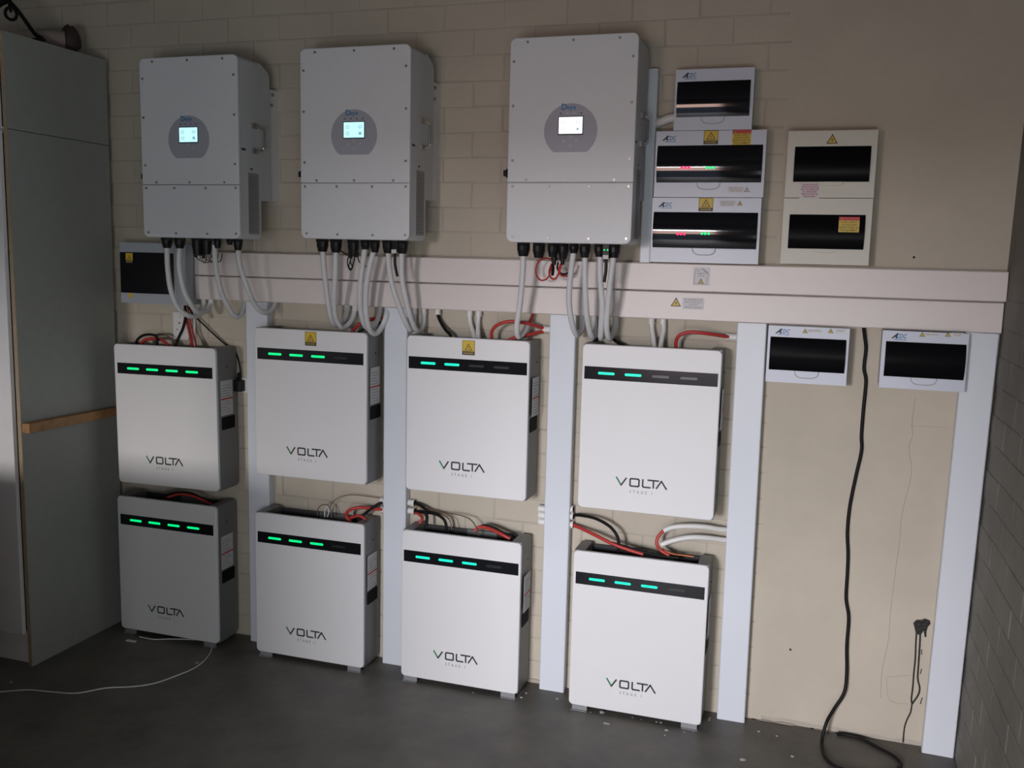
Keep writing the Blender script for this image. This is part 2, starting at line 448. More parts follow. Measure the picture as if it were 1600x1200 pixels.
def danger(parent, x, z, w, h, y, pale=False):
    """yellow square with warning triangle over a black DANGER bar; x = centre, z = top"""
    st = part('danger_sticker', None, lambda mb: mb.box(x - w / 2, x + w / 2, y - .0006, y, z - h, z), M['yellow'], parent)
    part('rim', None, lambda mb: mb.box(x - w / 2, x + w / 2, y - .0009, y - .0005, z - h, z - h * .74)
         .box(x - w / 2, x - w * .47, y - .0009, y - .0005, z - h, z).box(x + w * .47, x + w / 2, y - .0009, y - .0005, z - h, z)
         .box(x - w / 2, x + w / 2, y - .0009, y - .0005, z - h * .03, z), M['print_dark'], st)
    tri_bolt(st, x, z - h * .68, w * .62, y - .0005)
    lettering('DANGER', w * .20, M['yellow'], st, (x, y - .0011, z - h * .875))
    return st
def supply(parent, x, z, w, h, y):
    st = part('warning_sticker', None, lambda mb: mb.box(x - w / 2, x + w / 2, y - .0006, y, z - h, z), M['yellow'], parent)
    part('red_band', None, lambda mb: mb.box(x - w / 2, x + w / 2, y - .0009, y - .0005, z - h * .24, z), M['red'], st)
    tri_bolt(st, x - w * .36, z - h * .2, h * .18, y - .0008, M['yellow'])
    for k, (t, s) in enumerate((('DUAL SUPPLY', .115), ('ISOLATE BOTH SUPPLIES', .092), ('BEFORE WORK ON', .115), ('THIS EQUIPMENT', .115))):
        lettering(t, h * .17, M['print_dark'], st, (x, y - .0008, z - h * (.35 + .175 * k)), bold=.0001, sx=min(1, w * .92 / (len(t) * h * .17 * .62)))
def small_note(parent, x, z, w, h, y, rows, tri=True, size=None):
    st = part('notice_sticker', None, lambda mb: mb.box(x - w / 2, x + w / 2, y - .0005, y, z - h / 2, z + h / 2), M['pale_label'], parent)
    for k, t in enumerate(rows):
        hh = size or h / (len(rows) + .6)
        lettering(t, hh, M['print_grey'], st, (x, y - .0007, z + h / 2 - h * (k + .8) / (len(rows) + .6)), sx=min(1, w * .92 / (len(t) * hh * .62)))
    return st

# ------------------------------------------------------------------ inverters
def inverter(xc, zb, label, screen, glands, switch=True, bright=False):
    o = thing('inverter', label, 'inverter', (xc, 0, zb), 'hybrid inverters in a row above the trunking')
    w, H = .211, .656
    part('housing', 'inv_h', lambda mb: mb.rrect(-w + .002, w - .002, 0, H, .020, -.150, -.286, .001), M['inv_side'], o, smooth=True)
    def hs(mb):
        prof = [(-.151, .148), (-.083, .148), (-.083, H - .050), (-.086, H - .038), (-.096, H - .027), (-.110, H - .020), (-.151, H - .004)]
        mb.prism_x(prof, -w + .0025, w - .0025)
    part('heatsink', 'inv_s', hs, M['inv_side'], o, bevel=.002)
    part('wall_bracket', 'inv_b', lambda mb: mb.box(-w + .018, w - .018, -.083, -.010, .152, .560).box(-w + .015, -w + .035, -.08, 0, .152, .575).box(w - .035, w - .015, -.08, 0, .152, .575), M['white_steel'], o, bevel=.002)
    for sx in (-1, 1):
        for by, bz in ((-.045, .555), (-.05, .515)):
            part('bolt', 'bb%d%.3f' % (sx, by), lambda mb, sx=sx, by=by, bz=bz: mb.cyl((sx * (w - .015), by, bz), (sx * (w - .010), by, bz), .0065, n=8), M['steel'], o)
    fp = part('front_cover', 'inv_f', lambda mb: mb.rrect(-w, w, .1965, H, (.020, .020, .0005, .0005), -.286, -.298, .003), M['white_steel'], o, smooth=True)
    lc = part('lower_cover', 'inv_l', lambda mb: mb.rrect(-w, w, 0, .1945, (.0005, .0005, .022, .022), -.286, -.298, .003), M['white_steel'], o, smooth=True)
    def scr(mb):
        mb.cyl((0, -.2975, 0), (0, -.3005, 0), .0050, .0042, n=10)
        mb.cyl((0, -.3005, 0), (0, -.3006, 0), .002, .002, n=6)
    up_s = [(-.152, .642), (0, .642), (.150, .642), (-.197, .582), (.195, .584), (-.197, .442), (.196, .444), (-.195, .267), (.196, .269), (-.147, .204), (0, .204), (.150, .204)]
    lo_s = [(-.193, .183), (-.068, .183), (.069, .183), (.197, .183), (-.188, .018), (-.065, .016), (.072, .016), (.196, .018)]
    for x, z in up_s: part('screw', 'scr', scr, M['steel'], fp, loc=(x, 0, z))
    for x, z in lo_s: part('screw', 'scr', scr, M['steel'], lc, loc=(x, 0, z))
    # control badge
    def bd(mb):
        P = []
        for k in range(37):
            a = math.radians(-52 + 284 * k / 36); P.append((.0885 * math.cos(a), max(.359 + .0865 * math.sin(a), .292)))
        P = [p for i, p in enumerate(P) if i == 0 or p != P[i - 1]]
        mb.prism_y(P, -.2975, -.2995)
    b = part('control_badge', 'badge', bd, M['badge'], o)
    part('screen_frame', 'scrf', lambda mb: mb.box(-.042, .042, -.3000, -.2994, .346, .405), M['print_dark'], b)
    sc_ = part('screen', 'scrn', lambda mb: mb.box(-.039, .039, -.3006, -.2999, .350, .402), screen, b)
    def icons(mb):
        for x, z in ((-.024, .386), (.024, .386), (-.024, .364), (.024, .364)):
            for k in range(10):
                a, c = math.radians(36 * k), math.radians(36 * (k + 1))
                mb.prism_y([(x + .0065 * math.cos(a), z + .0055 * math.sin(a)), (x + .0065 * math.cos(c), z + .0055 * math.sin(c)), (x + .0052 * math.cos(c), z + .0043 * math.sin(c)), (x + .0052 * math.cos(a), z + .0043 * math.sin(a))], -.3005, -.3008)
        mb.box(.021, .027, -.3008, -.3005, .362, .366)
    part('screen_icons', 'icons', icons, M['print_blue'], b)
    for k, (x, lit) in enumerate(((-.034, 0), (-.011, 1), (.011, 1), (.034, 0))):
        part('indicator_light', 'il%d' % k, lambda mb, x=x: mb.cyl((x, -.2994, .414), (x, -.3004, .414), .0024, n=8), M['sticker'] if lit and bright else M['print_dark'], b)
    for x, z in ((-.021, .327), (.001, .338), (.022, .328), (.001, .313)):
        part('button', 'bt%.3f%.3f' % (x, z), lambda mb, x=x, z=z: mb.rrect(x - .006, x + .006, z - .0045, z + .0045, .003, -.2994, -.3010, .0006, 3), M['heatsink'], b, smooth=True)
    t = lettering('D', .027, M['print_blue'], b, (-.023, -.2998, .4335), bold=.0006, align='CENTER')
    lettering('eye', .022, M['print_blue'], b, (.001, -.2998, .4325), bold=.0003, align='CENTER')
    # right-hand side: handle, rating label, small mark
    for sx in (1, -1):
        part('handle', 'hd%d' % sx, lambda mb, sx=sx: mb.tube([(sx * (w - .004), -.198, .418), (sx * (w + .006), -.190, .418), (sx * (w + .014), -.160, .410), (sx * (w + .015), -.157, .398), (sx * (w + .015), -.157, .345), (sx * (w + .014), -.160, .333), (sx * (w + .006), -.190, .325), (sx * (w - .004), -.198, .325)], .0048, sub=4), M['chrome'], o, smooth=True)
        part('handle_clamp', 'hc%d' % sx, lambda mb, sx=sx: mb.box(sx * (w - .006), sx * (w + .007), -.210, -.182, .408, .426).box(sx * (w - .006), sx * (w + .007), -.210, -.182, .317, .335), M['steel'], o)
    part('rating_label', 'rl', lambda mb: mb.box(w - .002, w - .0014, -.235, -.165, .02, .245), M['label_grey'], o)
    part('label_print', 'rlp', lambda mb: [mb.box(w - .0014, w - .0010, -.230, -.170 - .012 * (k % 3), .03 + k * .009, .033 + k * .009) for k in range(23)], M['print_grey'], o)
    part('maker_mark', 'mm', lambda mb: mb.box(w - .002, w - .0012, -.275, -.250, .322, .330).box(w - .002, w - .0012, -.220, -.205, .256, .262), M['print_dark'], o)
    if switch:
        part('rotary_switch', 'rs', lambda mb: mb.cyl((-w + .002, -.270, .228), (-w - .012, -.270, .228), .015, n=14).box(-w - .022, -w - .010, -.277, -.263, .218, .238), M['black'], o, bevel=.001)
    for g in glands:
        gx, gy, r, L = g
        def gl(mb, r=r, L=L):
            mb.cyl((0, 0, .004), (0, 0, -.010), r * 1.12, n=6).cyl((0, 0, -.010), (0, 0, -L * .55), r, r, n=12).cyl((0, 0, -L * .55), (0, 0, -L), r * .98, r * .72, n=12)
        part('cable_gland', 'gl%.3f%.3f' % (r, L), gl, M['black'], o, loc=(gx - xc, gy, 0))
    return o

def gpos(px, py, d=.22, z=None):
    p = at(px, py, d); return p.x
G1 = [(gpos(261, 380), -.22, .020, .040), (gpos(281, 380), -.22, .020, .040), (gpos(335, 378), -.20, .014, .036), (gpos(372, 379), -.22, .017, .042), (gpos(352, 378), -.19, .012, .022), (gpos(318, 380), -.20, .020, .060), (gpos(306, 380), -.21, .020, .066)]
G2 = [(gpos(504, 382), -.22, .022, .046), (gpos(525, 382), -.22, .021, .048), (gpos(548, 380), -.20, .020, .060), (gpos(541, 380), -.17, .014, .060), (gpos(571, 380), -.22, .017, .034), (gpos(586, 382), -.22, .017, .044), (gpos(606, 383), -.22, .019, .046), (gpos(629, 383), -.22, .020, .046)]
G3 = [(gpos(818, 388), -.22, .022, .046), (gpos(842, 388), -.22, .021, .050), (gpos(863, 388), -.21, .019, .046), (gpos(878, 388), -.20, .018, .050), (gpos(897, 386), -.22, .016, .032), (gpos(914, 388), -.22, .018, .046), (gpos(937, 388), -.22, .018, .042), (gpos(960, 388), -.22, .019, .044)]
inverter(-.394, 1.671, 'leftmost wall inverter, dim, over the small shade-darkened box beside the cupboard', M['screen_cyan'], G1)
inverter(.283, 1.677, 'middle one of three white inverters, chrome handle visible on its right side', M['screen_cyan'], G2)
inverter(1.058, 1.678, 'rightmost white inverter with the brightest screen, beside the narrow upright trunking', M['screen_white'], G3, bright=True)

# wifi sticks under two inverters
def dongle(pts_top, pts_bot, d, label, lights):
    a, b = at(*pts_top, d), at(*pts_bot, d)
    o = thing('wifi_stick', label, 'aerial', (a.x, a.y, b.z))
    h = a.z - b.z
    part('stick_body', None, lambda mb: mb.box(-.012, .012, -.009, .009, h, h + .065), M['black'], o, bevel=.002)
    part('collar', None, lambda mb: mb.box(-.010, .010, -.010, .010, h - .002, h + .012), M['sticker'], o, bevel=.002)
    part('aerial', None, lambda mb: mb.tube([(0, 0, h), (.001, 0, h * .5), (b.x - a.x, 0, 0)], .0052, sub=3), M['black'], o, smooth=True)
    if lights:
        for x in (-.005, .006):
            part('indicator_light', None, lambda mb, x=x: mb.cyl((x, -.009, h + .028), (x, -.0105, h + .028), .0028, n=8), M['led_green'], o)
dongle((617, 395), (621, 432), .215, 'black wifi stick hanging under the middle inverter', False)
dongle((947, 404), (944, 441), .235, 'black wifi stick with two tiny green lights under the rightmost inverter', True)

# ------------------------------------------------------------------ batteries
def volta(parent, y):
    """outlined letters V O L T A drawn as strokes"""
    def stroke(mb, pts, t, closed=False):
        n = len(pts)
        for i in range(n if closed else n - 1):
            a = Vector(pts[i]); b = Vector(pts[(i + 1) % n]); u = (b - a).normalized(); p = Vector((-u.y, u.x)) * t / 2
            a2 = a - u * t * .35; b2 = b + u * t * .35
            mb.prism_y([tuple(a2 - p), tuple(b2 - p), tuple(b2 + p), tuple(a2 + p)], y, y - .0005)
    t = .0056
    h = .026; z0 = .094
    lg = part('logo', 'volta', lambda mb: (stroke(mb, [(-.083, z0 + .0), (-.066, z0 + h)], t),
        stroke(mb, [(-.052, z0 + .003), (-.049, z0), (-.024, z0), (-.021, z0 + .003), (-.021, z0 + h - .003), (-.024, z0 + h), (-.049, z0 + h), (-.052, z0 + h - .003)], t, True),
        stroke(mb, [(-.008, z0 + h), (-.008, z0 + .003), (-.005, z0), (.018, z0)], t),
        stroke(mb, [(.010, z0 + h), (.046, z0 + h)], t), stroke(mb, [(.029, z0 + h), (.029, z0)], t),
        stroke(mb, [(.040, z0), (.056, z0 + h), (.074, z0)], t)), M['print_dark'], parent)
    part('logo_stroke', 'volta2', lambda mb: stroke(mb, [(-.100, z0 + h), (-.083, z0)], t), M['print_green'], parent, label='green left stroke of the V')
    lettering('STAGE 1', .0145, M['print_grey'], parent, (-.012, y - .0003, z0 - .020), space=1.85, sx=.9)

def battery(xc, zb, label, lit, led, sticker=False, feet=False, rot=0, w=.478):
    o = thing('battery', label, 'battery', (xc, 0, zb), 'eight silver wall batteries in two rows', roty=rot)
    H = .580; W2 = w / 2
    def body(mb):
        prof = [(-.150, 0), (-.030, 0), (-.018, .012), (-.018, H - .020), (-.024, H - .006), (-.036, H), (-.150, H)]
        mb.prism_x(prof, -W2 + .002, -W2 + .040); mb.prism_x(prof, W2 - .040, W2 - .002)
        mb.box(-W2 + .040, W2 - .040, -.150, -.030, 0, H - .085)
        mb.box(-W2 + .040, W2 - .040, -.150, -.145, H - .085, H - .002)
    part('body', 'bat_body%.3f' % w, body, M['body'], o)
    part('back_plate', 'bat_bp%.3f' % w, lambda mb: mb.box(-W2 + .041, W2 - .041, -.030, -.018, .02, H - .013), M['body_dark'], o)  # dark plate, its colour also carrying the cavity shadow
    part('back_rail', 'bat_br', lambda mb: mb.box(-.02, .10, -.034, -.030, H - .060, H - .010), M['body'], o)
    part('cavity_shade', 'bat_tt%.3f' % w, lambda mb: mb.box(-W2 + .041, W2 - .041, -.144, -.031, H - .086, H - .083), M['body_dark'], o)  # dark sheet added so the cavity looks shaded inside
    part('terminal_block', 'bat_tb', lambda mb: mb.box(-.19, -.12, -.12, -.05, H - .085, H - .045).box(-.08, .02, -.11, -.06, H - .085, H - .055).box(.10, .18, -.12, -.05, H - .085, H - .045), M['black'], o, bevel=.003)
    fr = part('front_panel', 'bat_front%.3f' % w, lambda mb: mb.rrect(-W2, W2, 0, H, .0165, -.148, -.160, .003, 6), M['silver'], o, smooth=True)
    st = part('display_strip', 'bat_strip', lambda mb: mb.box(-.2275, .2275, -.1610, -.1598, H - .1215, H - .077), M['strip'], o)
    for k, xx in enumerate((-.150, -.057, .037, .132)):
        on = k < lit
        part('light_bar', 'lb%d%s' % (k, on), lambda mb, xx=xx: mb.rrect(xx - .029, xx + .029, H - .1035, H - .0945, .004, -.1608, -.1622, .0005, 3), led if on else M['led_off'], st)
    volta(o, -.1602)
    part('side_label', 'bat_sl', lambda mb: mb.box(W2 - .002, W2 - .0012, -.128, -.048, .305, .445), M['sticker'], o)
    part('label_print', 'bat_slp', lambda mb: [mb.box(W2 - .0013, W2 - .0007, -.122, -.06 - .01 * (k % 3), .315 + k * .011, .317 + k * .011) for k in range(11) if k not in (5,)], M['print_grey'], o)
    part('label_stripe', 'bat_slr', lambda mb: mb.box(W2 - .0013, W2 - .0006, -.128, -.048, .368, .374), M['red'], o, label='thin red stripe on the side label')
    part('hand_grip', 'bat_hg', lambda mb: mb.rrect(0, .088, 0, .052, .006, 0, -.0012, .0003, 3), M['matt_black'], o, label='black recessed carrying grip', loc=(W2 - .0010, -.126, .246)).rotation_euler = (0, 0, math.radians(90))
    part('side_screw', 'bat_sc', lambda mb: mb.cyl((W2 - .003, -.085, .500), (W2 - .0005, -.085, .500), .0035, n=8), M['print_dark'], o)
    if feet:
        for sx in (-1, 1):
            part('foot', 'ft%d' % sx, lambda mb, sx=sx: mb.box(sx * .170, sx * .225, -.150, -.02, -.004, .0).box(sx * .170, sx * .225, -.158, -.150, -zb_, 0).box(sx * .172, sx * .229, -.166, -.150, -zb_, -zb_ + .002), M['foot'], o)
    if sticker:
        danger(o, sticker[0], H - sticker[1], .048, .053, -.1602)
    return o
zb_ = .0185
battery(-.6325, .6605, 'upper battery in the column next to the cupboard, four green bars lit', 4, M['led_green'], rot=-.009, w=.486)
battery(-.6465, .0185, 'lower battery in the column next to the cupboard, dark, four green bars lit', 4, M['led_green'], feet=True, w=.484, rot=0)
battery(.0245, .755, 'upper battery with yellow sticker and three green bars lit', 3, M['led_green'], sticker=(.006, .006), w=.481)
battery(.0155, .0185, 'lower battery between the two leftmost upright trunkings, three green bars lit', 3, M['led_green'], feet=True, w=.480)
battery(.664, .756, 'upper battery with yellow sticker and only two bars lit, under the trunking', 2, M['led_mint'], sticker=(.006, .008), w=.470)
battery(.6515, .0185, 'lower battery in the third column from the left, three green bars lit', 3, M['led_mint'], feet=True, w=.472)
battery(1.327, .758, 'upper battery farthest right, two bars lit and no sticker', 2, M['led_mint'], w=.474)
battery(1.321, .0185, 'lower battery farthest right, brightest front, three green bars lit', 3, M['led_mint'], feet=True, w=.477)

# ------------------------------------------------------------------ trunking
def stub(parent, p, dr, L=.022, r=.0125, label=None):
    p = Vector(p); dr = Vector(dr)
    part('conduit_stub', None, lambda mb: mb.cyl(p - dr * .004, p + dr * L, r, n=14).cyl(p + dr * L * .72, p + dr * L, r * 1.12, n=14), M['pvc'], parent, smooth=True, label=label)
def trunk_h(z0, z1, x0, x1, label):
    xm = (x0 + x1) / 2
    o = thing('cable_trunking', label, 'trunking', (xm, 0, z0), 'long horizontal cable trunkings')
    h = z1 - z0
    part('tray', None, lambda mb: mb.box(x0 - xm, x1 - xm, -.0455, -.001, .003, h - .003), M['trunk'], o)
    part('lid', None, lambda mb: mb.prism_x([(-.030, 0), (-.047, 0), (-.050, .003), (-.050, h - .003), (-.047, h), (-.030, h)], x0 - xm - .0005, x1 - xm + .0005), M['trunk'], o)
    return o, xm
tu, xu = trunk_h(1.5265, 1.620, -.561, 2.412, 'upper of the two long horizontal white trunkings')
tl, xl = trunk_h(1.4275, 1.5225, -.560, 2.407, 'lower of the two long horizontal white trunkings')
# house sticker on the upper trunking
hp = at(1096, 432, .05); hx, hz = hp.x - xu, hp.z - 1.5265
hs = part('house_sticker', None, lambda mb: mb.box(hx - .028, hx + .028, -.0512, -.0503, hz - .030, hz + .031), M['pale_label'], tu, label='pale sticker with a line drawing of a house')
def house(mb):
    def ln(a, b, t=.0014):
        a = Vector(a); b = Vector(b); u = (b - a).normalized(); p = Vector((-u.y, u.x)) * t / 2
        mb.prism_y([tuple(a - p), tuple(b - p), tuple(b + p), tuple(a + p)], -.0511, -.0515)
    X, Z = hx, hz
    for a, b, t in (((-.023, -.026), (-.023, .002), .0012), ((.020, -.026), (.020, .001), .0012), ((-.023, -.026), (.020, -.026), .0012), ((-.026, .002), (-.021, .006), .0012),
                    ((-.021, .006), (-.019, .026), .0012), ((-.019, .026), (-.014, .026), .0012), ((-.014, .026), (-.013, .016), .0012), ((-.013, .016), (.001, .028), .0012), ((.003, .026), (.022, .010), .0035), ((.022, .010), (.024, .003), .0012)):
        ln((X + a[0], Z + a[1]), (X + b[0], Z + b[1]), t)
part('house_outline', None, house, M['print_grey'], hs)
lettering('Single PV', .0068, M['print_dark'], hs, (hx - .001, -.0513, hz + .010))
lettering('on roof', .0068, M['print_dark'], hs, (hx - .001, -.0513, hz + .002))
tri_bolt(hs, hx - .001, hz - .024, .020, -.0512, M['yellow'])
np_ = at(1083, 474.5, .05); nx, nz = np_.x - xl, np_.z - 1.4275
ns = small_note(tl, nx, nz, .074, .040, -.0503, ['PV GENERATOR', 'ISOLATOR (DC)', '- LIVE AT -', 'TERMINALS ISOLATED'])
tt = at(1056, 477, .05)
tri_bolt(tl, tt.x - xl, tt.z - 1.4275 - .004, .036, -.0503, M['yellow'])

def trunk_v(x0, x1, z0, z1, label, lean=0, d=.05, grp='upright cable trunkings'):
    xm = (x0 + x1) / 2; w = (x1 - x0) / 2
    o = thing('upright_trunking', label, 'trunking', (xm, 0, z0), grp, roty=lean)
    part('tray', None, lambda mb: mb.box(-w + .0025, w - .0025, -d + .0045, -.006, 0, z1 - z0), M['upright'], o)
    part('lid', None, lambda mb: mb.loft([[(x, y, z) for x, y in ((-w, -d + .02), (-w, -d + .003), (-w + .003, -d), (w - .003, -d), (w, -d + .003), (w, -d + .02))] for z in (.001, z1 - z0 - .001)]), M['upright'], o)
    return o
v0 = trunk_v(1.2555, 1.2925, 1.6215, 2.272, 'narrow upright trunking standing between the rightmost inverter and the box stack', grp=None)
v1 = trunk_v(-.326, -.228, 0, 1.4265, 'upright trunking partly hidden behind the second column of batteries', lean=0)
v2 = trunk_v(.284, .380, 0, 1.4265, 'upright trunking between the second and third battery columns')
v3 = trunk_v(.9395, 1.036, 0, 1.4265, 'upright trunking between the third and fourth battery columns, three conduit stubs each side')
v4 = trunk_v(1.605, 1.702, 0, 1.4265, 'upright trunking right of the fourth battery column, touching a breaker box', lean=-.004)
v5 = trunk_v(2.286, 2.3845, 0, 1.4265, 'rightmost upright trunking at the corner of the room', lean=.013)
def st_on(tr, px, py, side, d=.028, L=.022):
    p = at(px, py, d); l = tr.location
    stub(tr, (p.x - l.x, p.y, p.z - l.z), (side, 0, 0), L=L)
    return p
for y in (785, 798): st_on(v2, 637 if False else 640, y, 1)
for y in (783, 797): st_on(v2, 603, y, -1)
st_on(v3, 862, 515, -1, L=.032)
for y in (795, 805.5, 816): st_on(v3, 851, y, -1)
for y in (795, 806, 819): st_on(v3, 887, y, 1)
st_on(v4, 1152, 527, -1, L=.032)
for px in (684, 734, 748, 1018, 1036, 647, 662, 543, 555, 318, 330):
    p = at(px, {684: 491, 734: 492, 748: 493, 1018: 502, 1036: 502, 647: 490, 662: 491, 543: 484, 555: 484, 318: 471, 330: 471}[px], .026)
    stub(tl, (p.x - xl, p.y, -.0), (0, 0, -1), L=.020, r=.0115)

# ------------------------------------------------------------------ breaker boxes
def dist_box(x0, x1, z0, z1, win, label, d=.10, m='db', logo=True, latch=.021, smoke='smoke', leds=None, base='db_side', inset=.004, name='breaker_box', grp='breaker boxes with dark windows'):
    xm = (x0 + x1) / 2
    o = thing(name, label, 'breaker box', (xm, 0, z0), grp)
    w = (x1 - x0) / 2; h = z1 - z0
    wx0, wx1, wz0, wz1 = win[0] - xm, win[1] - xm, win[2] - z0, win[3] - z0
    part('base', None, lambda mb: mb.box(-w + inset, w - inset, -d + .022, -.001, inset, h - inset), M[base], o, bevel=.003)
    fr = part('cover', None, lambda mb: (mb.box(-w, wx0, -d, -d + .024, 0.0005, h - .0005), mb.box(wx1, w, -d, -d + .024, 0.0005, h - .0005),
              mb.box(wx0, wx1, -d, -d + .024, .0005, wz0), mb.box(wx0, wx1, -d, -d + .024, wz1, h - .0005)), M[m], o)
    def wn(mb):
        n = 14; R0 = []; R1 = []
        for k in range(n + 1):
            t = k / n; z = wz0 + (wz1 - wz0) * t
            y = -d - .002 - .010 * math.sin(math.pi * t) ** .8
            R0.append((wx0 + .0005, y, z)); R1.append((wx1 - .0005, y, z))
        poly = [(y, z) for _, y, z in R0] + [(-d + .02, wz1), (-d + .02, wz0)]
        mb.prism_x(poly, wx0 + .0005, wx1 - .0005)
    wd = part('window', None, wn, M[smoke], o, smooth=True, label='dark smoked hinged window')
    def la(mb):
        P = []
        for k in range(13):
            a = math.pi + math.pi * k / 12
            P.append((.036 * math.copysign(abs(math.cos(a)) ** .6, math.cos(a)), -latch * abs(math.sin(a)) ** .75))
        mb.prism_y(P, -d + .0, -d - .004)
    def la_rim(mb):
        P = []
        for k in range(17):
            a = math.pi + math.pi * k / 16
            P.append(Vector((.037 * math.copysign(abs(math.cos(a)) ** .6, math.cos(a)), -d - .002, -(latch + .001) * abs(math.sin(a)) ** .75)))
        mb.tube(P, .0021, n=6, sub=2)
    lx = (wx0 + wx1) / 2 + (.002)
    part('latch', None, la, M[m], o, loc=(lx, 0, wz0))
    part('latch_rim', None, la_rim, M['db_side'] if m != 'db_cream' else M[m], o, loc=(lx, 0, wz0))
    if logo:
        lettering('A', .021, M['print_dark'], o, (wx0 + .024, -d - .0003, (h + wz1) / 2), name='logo', bold=.0014, shear=.6)
        lettering('CDC', .0185, M['print_blue'], o, (wx0 + .0435, -d - .0003, (h + wz1) / 2), name='logo', bold=.0005, shear=.25, sx=.75)
        part('logo_underline', None, lambda mb: mb.box(wx0 + .022, wx0 + .060, -d - .0006, -d, (h + wz1) / 2 - .0115, (h + wz1) / 2 - .0095), M['print_blue'], o)
    if leds:
        for tx, tz, mm in leds:
            for q in (-1, 0, 1):
                part('digit', None, lambda mb: mb.cyl((tx - xm + q * .0112, -d - .008, tz - z0), (tx - xm + q * .0112, -d - .0135, tz - z0), .0047, n=10), M[mm], wd)
    return o, xm, z0, d
D1, a, b, _ = dist_box(1.360, 1.613, 2.058, 2.2545, (1.367, 1.603, 2.1015, 2.2145), 'smallest blue-white breaker box, topmost of the left stack')
D2, dx, dz, _ = dist_box(1.3035, 1.662, 1.8405, 2.0575, (1.3105, 1.653, 1.889, 2.0095), 'wide breaker box with a red-topped sticker, middle of the left stack',
                         leds=[(at(1071, 262, .112).x, at(1071, 262, .112).z, 'led_red'), (at(1110, 262, .112).x, at(1110, 262, .112).z, 'led_green')])
danger(D2, at(1111, 214, .1).x - dx, .2165, .047, .044, -.1002)
supply(D2, at(1159, 212, .1).x - dx, .2168, .060, .048, -.1002)
p = at(1150, 296, .1); small_note(D2, p.x - dx, p.z - dz, .052, .020, -.1002, ['MAIN CHANGEOVER', 'INVERTER AND GRID', 'SUPPLY BOARD'])
p = at(1167, 297, .1); tri_bolt(D2, p.x - dx, p.z - dz - .006, .018, -.1002, M['sticker'])
D3, dx, dz, _ = dist_box(1.3005, 1.658, 1.6235, 1.8395, (1.307, 1.6495, 1.673, 1.7915), 'wide breaker box resting on the trunking, lowest of the left stack',
                         leds=[(at(1064, 365.5, .112).x, at(1064, 365.5, .112).z, 'led_red'), (at(1102, 365, .112).x, at(1102, 365, .112).z, 'led_green')])
danger(D3, at(1103, 320, .1).x - dx, .2157, .047, .044, -.1002)
p = at(1137, 318, .1); small_note(D3, p.x - dx, p.z - dz, .052, .020, -.1002, ['MAIN CHANGEOVER', 'INVERTER AND GRID', 'SUPPLY BOARD'])
p = at(1156, 318, .1); tri_bolt(D3, p.x - dx, p.z - dz - .006, .017, -.1002, M['yellow'])
D4, dx, dz, _ = dist_box(1.7295, 2.000, 1.8405, 2.0515, (1.7525, 1.983, 1.891, 2.0015), 'cream breaker box, upper of the cream pair, with yellow triangle and pink print', m='db_cream', logo=False, latch=.010, smoke='smoke_matt', base='db_cream', inset=.001)
p = at(1300, 224.5, .1); tri_bolt(D4, p.x - dx, p.z - dz, .035, -.1002, M['yellow'])
p0 = at(1265, 298, .1)
pk = part('pink_notice', None, lambda mb: mb.box(p0.x - dx - .030, p0.x - dx + .030, -.1008, -.1002, p0.z - dz - .024, p0.z - dz + .024), M['sticker'], D4)
for k, t in enumerate(('THIS INSTALLATION', 'CERTIFICATE MUST BE', 'KEPT AND INSPECTED', 'BY A REGISTERED', 'PERSON AS PER THE', 'REGULATIONS')):
    lettering(t, .0068, M['print_pink'], pk, (p0.x - dx, -.101, p0.z - dz + .019 - .0075 * k), bold=.0003, sx=.8)
D4b, dx, dz, _ = dist_box(1.7285, 1.9995, 1.6285, 1.8395, (1.749, 1.981, 1.6785, 1.7875), 'cream breaker box, lower of the cream pair, red and yellow sticker on its window', m='db_cream', logo=False, latch=.010, smoke='smoke_matt', base='db_cream', inset=.001)
p = at(1327.5, 339, .113); supply(D4b, p.x - dx, p.z - dz, .062, .048, -.1128)
D5, dx, dz, _ = dist_box(1.7045, 1.9585, 1.2375, 1.4255, (1.7125, 1.9505, 1.279, 1.3885), 'breaker box under the trunking, left of the hanging black cable', smoke='smoke_matt')
for px in (1258, 1298):
    p = at(px, 517.5, .1); tri_bolt(D5, p.x - dx, p.z - dz - .006, .017, -.1002, M['yellow'])
    p = at(px + 15, 517, .1); small_note(D5, p.x - dx, p.z - dz, .044 if px == 1258 else .036, .012, -.1002, ['MAIN SWITCH'] if px == 1258 else ['ISOLATOR', 'PV SUPPLY'])
D6, dx, dz, _ = dist_box(2.058, 2.310, 1.2405, 1.4255, (2.0695, 2.3045, 1.279, 1.391), 'breaker box under the trunking in front of the rightmost upright trunking', smoke='smoke_matt', inset=.002)
for px in (1441, 1481):
    p = at(px, 523, .1); tri_bolt(D6, p.x - dx, p.z - dz - .006, .017, -.1002, M['yellow'])
    p = at(px + 15, 523, .1); small_note(D6, p.x - dx, p.z - dz, .044 if px == 1441 else .036, .012, -.1002, ['MAIN SWITCH'] if px == 1441 else ['ISOLATOR', 'PV SUPPLY'])

